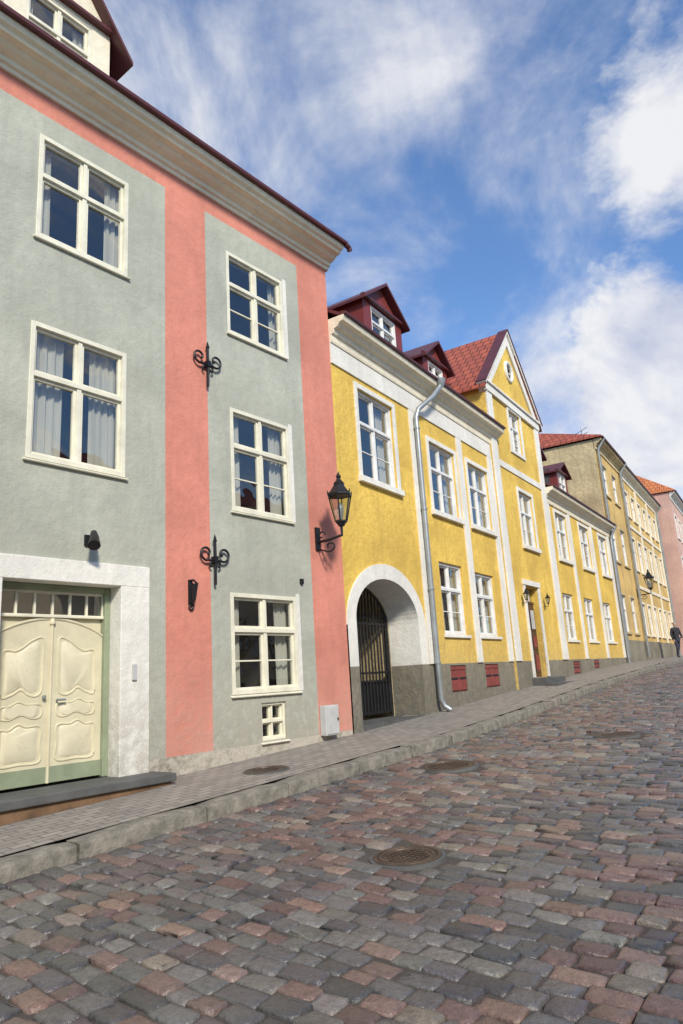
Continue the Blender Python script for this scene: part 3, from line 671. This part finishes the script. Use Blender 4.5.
MH=[(4.5,3.83,.25,'r'),(7.55,2.35,.33,'r'),(10.2,3.5,.30,'r'),(6.05,.85,.25,'p'),(22.0,4.6,.30,'r')]
SU=[];SV=[];HU=[];HV=[];u=-7.0
while u<64:
    pitch=rng.uniform(.125,.155); v=VK+.015
    first=True
    while v<VE-.05:
        L=rng.uniform(.15,.27)
        if first: L*=rng.uniform(.5,1); first=False
        if v+L>VE: L=VE-v
        SU.append(u+pitch/2);SV.append(v+L/2);HU.append(pitch/2);HV.append(L/2); v+=L
    u+=pitch
SU=np.array(SU);SV=np.array(SV);HU=np.array(HU);HV=np.array(HV)
keep=np.ones(len(SU),bool)
for (mu,mv,mr,k) in MH:
    if k=='r': keep&=~(((np.clip(mu,SU-HU,SU+HU)-mu)**2+(np.clip(mv,SV-HV,SV+HV)-mv)**2)<(mr+.0)**2)
SU,SV,HU,HV=SU[keep],SV[keep],HU[keep],HV[keep]
n=len(SU)
ang=(np.arange(8)+.5)*np.pi/4
tx=np.sign(np.cos(ang))*np.where(np.abs(np.cos(ang))>.8,1,.80); ty=np.sign(np.sin(ang))*np.where(np.abs(np.sin(ang))>.8,1,.88)
SUw=SU+.045*np.sin(SV*1.7+SU*.6)+.025*np.sin(SV*4.1+1)+.012*np.sin(SV*9+SU*2)
rotj=rng.normal(0,.04,n)
tilt_u=rng.normal(0,.045,n); tilt_v=rng.normal(0,.028,n); hh=rng.normal(0,.0045,n)
parts=[]
j=rng.normal(0,.0055,(2,n,8)); crown=rng.uniform(.001,.006,n)
for q,(inset,z) in enumerate(((0,-.05),(.001,-.010),(.008,.0),(.030,.0))):
    lu=tx[None,:]*(HU-.0045-inset)[:,None]+j[0]*(1 if q<3 else .6); lv=ty[None,:]*(HV-.0045-inset)[:,None]+j[1]*(1 if q<3 else .6)
    zz=z+tilt_u[:,None]*lu+tilt_v[:,None]*lv+hh[:,None]
    if q==3: zz=zz+crown[:,None]+rng.normal(0,.0018,(n,8))
    if q==2: zz=zz+rng.normal(0,.0018,(n,8))
    parts.append((lu-rotj[:,None]*lv,lv+rotj[:,None]*lu,zz))
LU=np.concatenate([p[0] for p in parts],1); LV=np.concatenate([p[1] for p in parts],1); LZ=np.concatenate([p[2] for p in parts],1)
UU=SUw[:,None]+LU; VV=SV[:,None]+LV
x,y=spos(UU,VV); z=zroad(UU,np.clip(VV,VK,VE))+LZ
co=np.stack([x,y,z],-1).reshape(-1,3)
nv=32
quads=[]
for r in range(3):
    for q in range(8): quads.append([r*8+q,r*8+(q+1)%8,(r+1)*8+(q+1)%8,(r+1)*8+q])
quads=np.array(quads); base=(np.arange(n)*nv)
Q=(base[:,None,None]+quads[None]).reshape(n,-1)
T=(base[:,None]+np.arange(24,32)[None])
loops=np.concatenate([Q,T],1).ravel()
tot=np.tile(np.array([4]*24+[8]),n); start=np.concatenate([[0],np.cumsum(tot)[:-1]])
me=bpy.data.meshes.new('cobblestones'); me.vertices.add(len(co)); me.vertices.foreach_set('co',co.ravel())
me.loops.add(len(loops)); me.loops.foreach_set('vertex_index',loops.astype(np.int32))
me.polygons.add(len(tot)); me.polygons.foreach_set('loop_start',start.astype(np.int32)); me.polygons.foreach_set('loop_total',tot.astype(np.int32))
me.polygons.foreach_set('use_smooth',np.ones(len(tot),bool))
me.update(calc_edges=True); me.validate()
pal=np.array([(.066,.064,.066),(.100,.096,.094),(.145,.138,.128),(.130,.084,.074),(.165,.106,.090),(.19,.132,.106),(.092,.074,.076),(.195,.17,.14)])
zone=np.sin(SU*.9+SV*.5+1)+np.sin(SU*.37-SV*1.3+2)+.8*np.sin(SV*2.2+SU*.2)
pr=rng.uniform(0,1,n)+zone*.13
idx=np.where(pr<.55,rng.choice([0,1,2,6],n,p=[.25,.35,.25,.15]),rng.choice([3,4,5,7,1],n,p=[.3,.3,.12,.1,.18]))
cols=pal[idx]*rng.uniform(.78,1.25,(n,1))*rng.uniform(.96,1.04,(n,3))
ca=me.color_attributes.new(name='stone',type='FLOAT_COLOR',domain='POINT')
cc=np.ones((n,nv,4)); cc[:,:,:3]=cols[:,None,:]; ca.data.foreach_set('color',cc.ravel().astype(np.float32))
me.materials.append(M['cobble']); o=bpy.data.objects.new('cobblestones',me); scene.collection.objects.link(o); o.parent=ROAD
M['mh']=paint('rusty_cast_iron',(.12,.085,.065),.5,.25,.4,.5)
for (mu,mv,mr,kd) in MH:
    x,y=spos(mu,mv); z=float(zroad(mu,mv)+.002) if kd=='r' else float(zpave(mu,mv)+.004)
    e=bpy.data.objects.new('manhole_cover',None); scene.collection.objects.link(e); e.location=(float(x),float(y),z)
    sl=(float(G(mu+.5))-float(G(mu-.5))); h=38.5 if mu<U1 else 32.5
    dd=dvec(h); e.rotation_euler=Vector((-dd.x*sl,-dd.y*sl,1)).to_track_quat('Z','Y').to_euler()
    b=MB(); b.lathe(0,0,[(mr+.03,-.03),(mr+.025,.0),(mr+.0,.004),(mr-.0,-.02)],'step',36)
    b.lathe(0,0,[(mr,-.03),(mr,.008),(mr-.03,.008),(mr-.032,.0),(mr-.04,.0),(mr-.042,.006),(mr-.07,.006),(mr-.072,.001),(0,.001)],'mh',36)
    st=.045; q=int(mr/st)
    for i in range(-q,q+1):
        for jx in range(-q,q+1):
            px,py=i*st,jx*st
            if math.hypot(px,py)<mr-.10: b.box(px-.014,px+.014,py-.014,py+.014,.0005,.007,'mh')
    b.obj('cover',e)

# =================================================================== PERSON (far pavement)
pu=U2+8.9; px,py=spos(pu,.85); pz=float(zpave(pu,.85))
e=bpy.data.objects.new('pedestrian',None); scene.collection.objects.link(e); e.location=(float(px),float(py),pz); e.rotation_euler=(0,0,rad(200))
def skin(name,vs,es,rs,mat):
    me=bpy.data.meshes.new(name); me.from_pydata(vs,es,[]); o=bpy.data.objects.new(name,me); scene.collection.objects.link(o); o.parent=e
    sm=o.modifiers.new('s','SKIN'); sv=me.skin_vertices[0].data
    for i,r in enumerate(rs): sv[i].radius=r if isinstance(r,tuple) else (r,r); sv[i].use_root=(i==0)
    o.modifiers.new('ss','SUBSURF').levels=1; o.modifiers['ss'].render_levels=2; me.materials.append(mat)
M['coat']=paint('dark_coat',(.03,.03,.035),.9); M['jean']=paint('dark_trousers',(.035,.04,.06),.9); M['skin']=paint('skin',(.5,.3,.22),.6); M['hair']=paint('hair',(.06,.035,.02),.7)
skin('trousers',[(0,0,.92),(.10,0,.86),(.11,.10,.48),(.11,.02,.08),(.11,.16,.03),(-.10,0,.86),(-.11,-.06,.48),(-.11,-.22,.10),(-.11,-.12,.03)],[(0,1),(1,2),(2,3),(3,4),(0,5),(5,6),(6,7),(7,8)],[.13,.095,.07,.05,.04,.095,.07,.05,.04],M['jean'])
skin('coat',[(0,0,.86),(0,0,1.10),(0,0,1.38),(0,0,1.46),(.19,0,1.38),(.25,-.05,1.12),(.24,.06,.90),(-.19,0,1.38),(-.25,.05,1.12),(-.24,.14,.92)],[(0,1),(1,2),(2,3),(2,4),(4,5),(5,6),(2,7),(7,8),(8,9)],[(.18,.13),(.16,.12),(.17,.12),.07,.075,.055,.045,.075,.055,.045],M['coat'])
skin('head',[(0,0,1.44),(0,0,1.53),(0,.01,1.60),(0,.01,1.68)],[(0,1),(1,2),(2,3)],[.05,.055,.085,.075],M['skin'])
skin('hair',[(0,-.03,1.60),(0,-.02,1.70)],[(0,1)],[.085,.085],M['hair'])
for sg,yy in ((1,.07),(-1,.15)): skin('hand',[(sg*.24,yy,.88),(sg*.24,yy+.02,.80),(sg*.235,yy+.03,.74)],[(0,1),(1,2)],[.03,.035,.02],M['skin'])

# =================================================================== WORLD + SUN
SUNH=160; SUNE=36
w=bpy.data.worlds.new('sky'); scene.world=w; w.use_nodes=True; nt=w.node_tree; nt.nodes.clear()
out=N(nt,'ShaderNodeOutputWorld'); sky=N(nt,'ShaderNodeTexSky',sky_type='NISHITA'); sky.sun_disc=False; sky.sun_elevation=rad(SUNE); sky.sun_rotation=rad(SUNH)
sky.air_density=1.0; sky.dust_density=.6; sky.ozone_density=2.0
bg=N(nt,'ShaderNodeBackground'); bg.inputs[1].default_value=.15
nt.links.new(mixc(nt,1.0,sky.outputs[0],(.86,1.14,1.42),'MULTIPLY'),bg.inputs[0])
tc=coord(nt,'Generated')
nrm=N(nt,'ShaderNodeVectorMath',operation='NORMALIZE'); nt.links.new(tc,nrm.inputs[0]); dirv=nrm.outputs[0]
sep=N(nt,'ShaderNodeSeparateXYZ'); nt.links.new(dirv,sep.inputs[0])
den=math_(nt,'ADD',math_(nt,'MAXIMUM',sep.outputs[2],0.0),.7)
cmb=N(nt,'ShaderNodeCombineXYZ'); nt.links.new(math_(nt,'DIVIDE',sep.outputs[0],den),cmb.inputs[0]); nt.links.new(math_(nt,'DIVIDE',sep.outputs[1],den),cmb.inputs[1])
n1=noise(nt,cmb.outputs[0],5.5,7,.60,.3); n2=noise(nt,mapping(nt,cmb.outputs[0],(1.5,1.0,1)),3.6,6,.62,.6)
def blobs(L):
    tot=None
    for v,r,amp in L:
        d=N(nt,'ShaderNodeVectorMath',operation='DISTANCE'); nt.links.new(dirv,d.inputs[0]); d.inputs[1].default_value=v
        g=mapr(nt,d.outputs['Value'],0,r,amp,0)
        tot=g if tot is None else math_(nt,'ADD',tot,g)
    return tot
cb_=math_(nt,'ADD',n1.outputs[0],blobs([((.43,.67,.60),.15,.38),((.45,.80,.40),.20,.38),((.40,.87,.28),.22,.36),((-.5,-.6,.5),.6,.2),((.8,-.3,.4),.5,.2)]))
mk1=N(nt,'ShaderNodeMapRange',interpolation_type='SMOOTHSTEP'); nt.links.new(cb_,mk1.inputs[0]); mk1.inputs[1].default_value=.60; mk1.inputs[2].default_value=.80; mk1.inputs[3].default_value=0; mk1.inputs[4].default_value=.96
hz=math_(nt,'ADD',math_(nt,'ADD',math_(nt,'MULTIPLY',n2.outputs[0],.6),math_(nt,'MULTIPLY',n1.outputs[0],.4)),blobs([((.17,.68,.71),.20,.30),((-.2,.68,.70),.36,.20),((.10,.836,.539),.12,.16),((.3,.9,.25),.3,.14),((.30,.86,.38),.14,.14),((0,-.7,.6),.9,.2)]))
mk2=N(nt,'ShaderNodeMapRange',interpolation_type='SMOOTHSTEP'); nt.links.new(hz,mk2.inputs[0]); mk2.inputs[1].default_value=.50; mk2.inputs[2].default_value=.80; mk2.inputs[3].default_value=0.03; mk2.inputs[4].default_value=.88
msk=math_(nt,'MAXIMUM',mk1.outputs[0],mk2.outputs[0])
cb=N(nt,'ShaderNodeBackground'); cb.inputs[1].default_value=.92
nt.links.new(mixc(nt,mapr(nt,n1.outputs[0],.38,.58,0,1),(.58,.63,.80),(.98,.98,1.0)),cb.inputs[0])
mx=N(nt,'ShaderNodeMixShader'); nt.links.new(msk,mx.inputs[0]); nt.links.new(bg.outputs[0],mx.inputs[1]); nt.links.new(cb.outputs[0],mx.inputs[2]); nt.links.new(mx.outputs[0],out.inputs[0])
sl=bpy.data.lights.new('sun','SUN'); sl.energy=4.0; sl.angle=rad(8); sl.color=(1,.93,.81)
so=bpy.data.objects.new('sun',sl); scene.collection.objects.link(so)
sd=Vector((math.sin(rad(SUNH))*math.cos(rad(SUNE)),math.cos(rad(SUNH))*math.cos(rad(SUNE)),math.sin(rad(SUNE))))
so.rotation_euler=(-sd).to_track_quat('-Z','Y').to_euler(); so.location=sd*60

# =================================================================== CAMERA
cd=bpy.data.cameras.new('camera'); cam=bpy.data.objects.new('camera',cd); scene.collection.objects.link(cam)
right=Vector((.9981,.0142,-.0596)); upv=Vector((.0612,-.2316,.9709)); fw=Vector((0,.9727,.2320))
mt=Matrix((right,upv,-fw)).transposed().to_4x4(); cam.matrix_world=mt
cd.sensor_fit='VERTICAL'; cd.sensor_height=36; cd.sensor_width=24; cd.lens=705/1024*36; cd.clip_start=.05; cd.clip_end=5000
scene.camera=cam
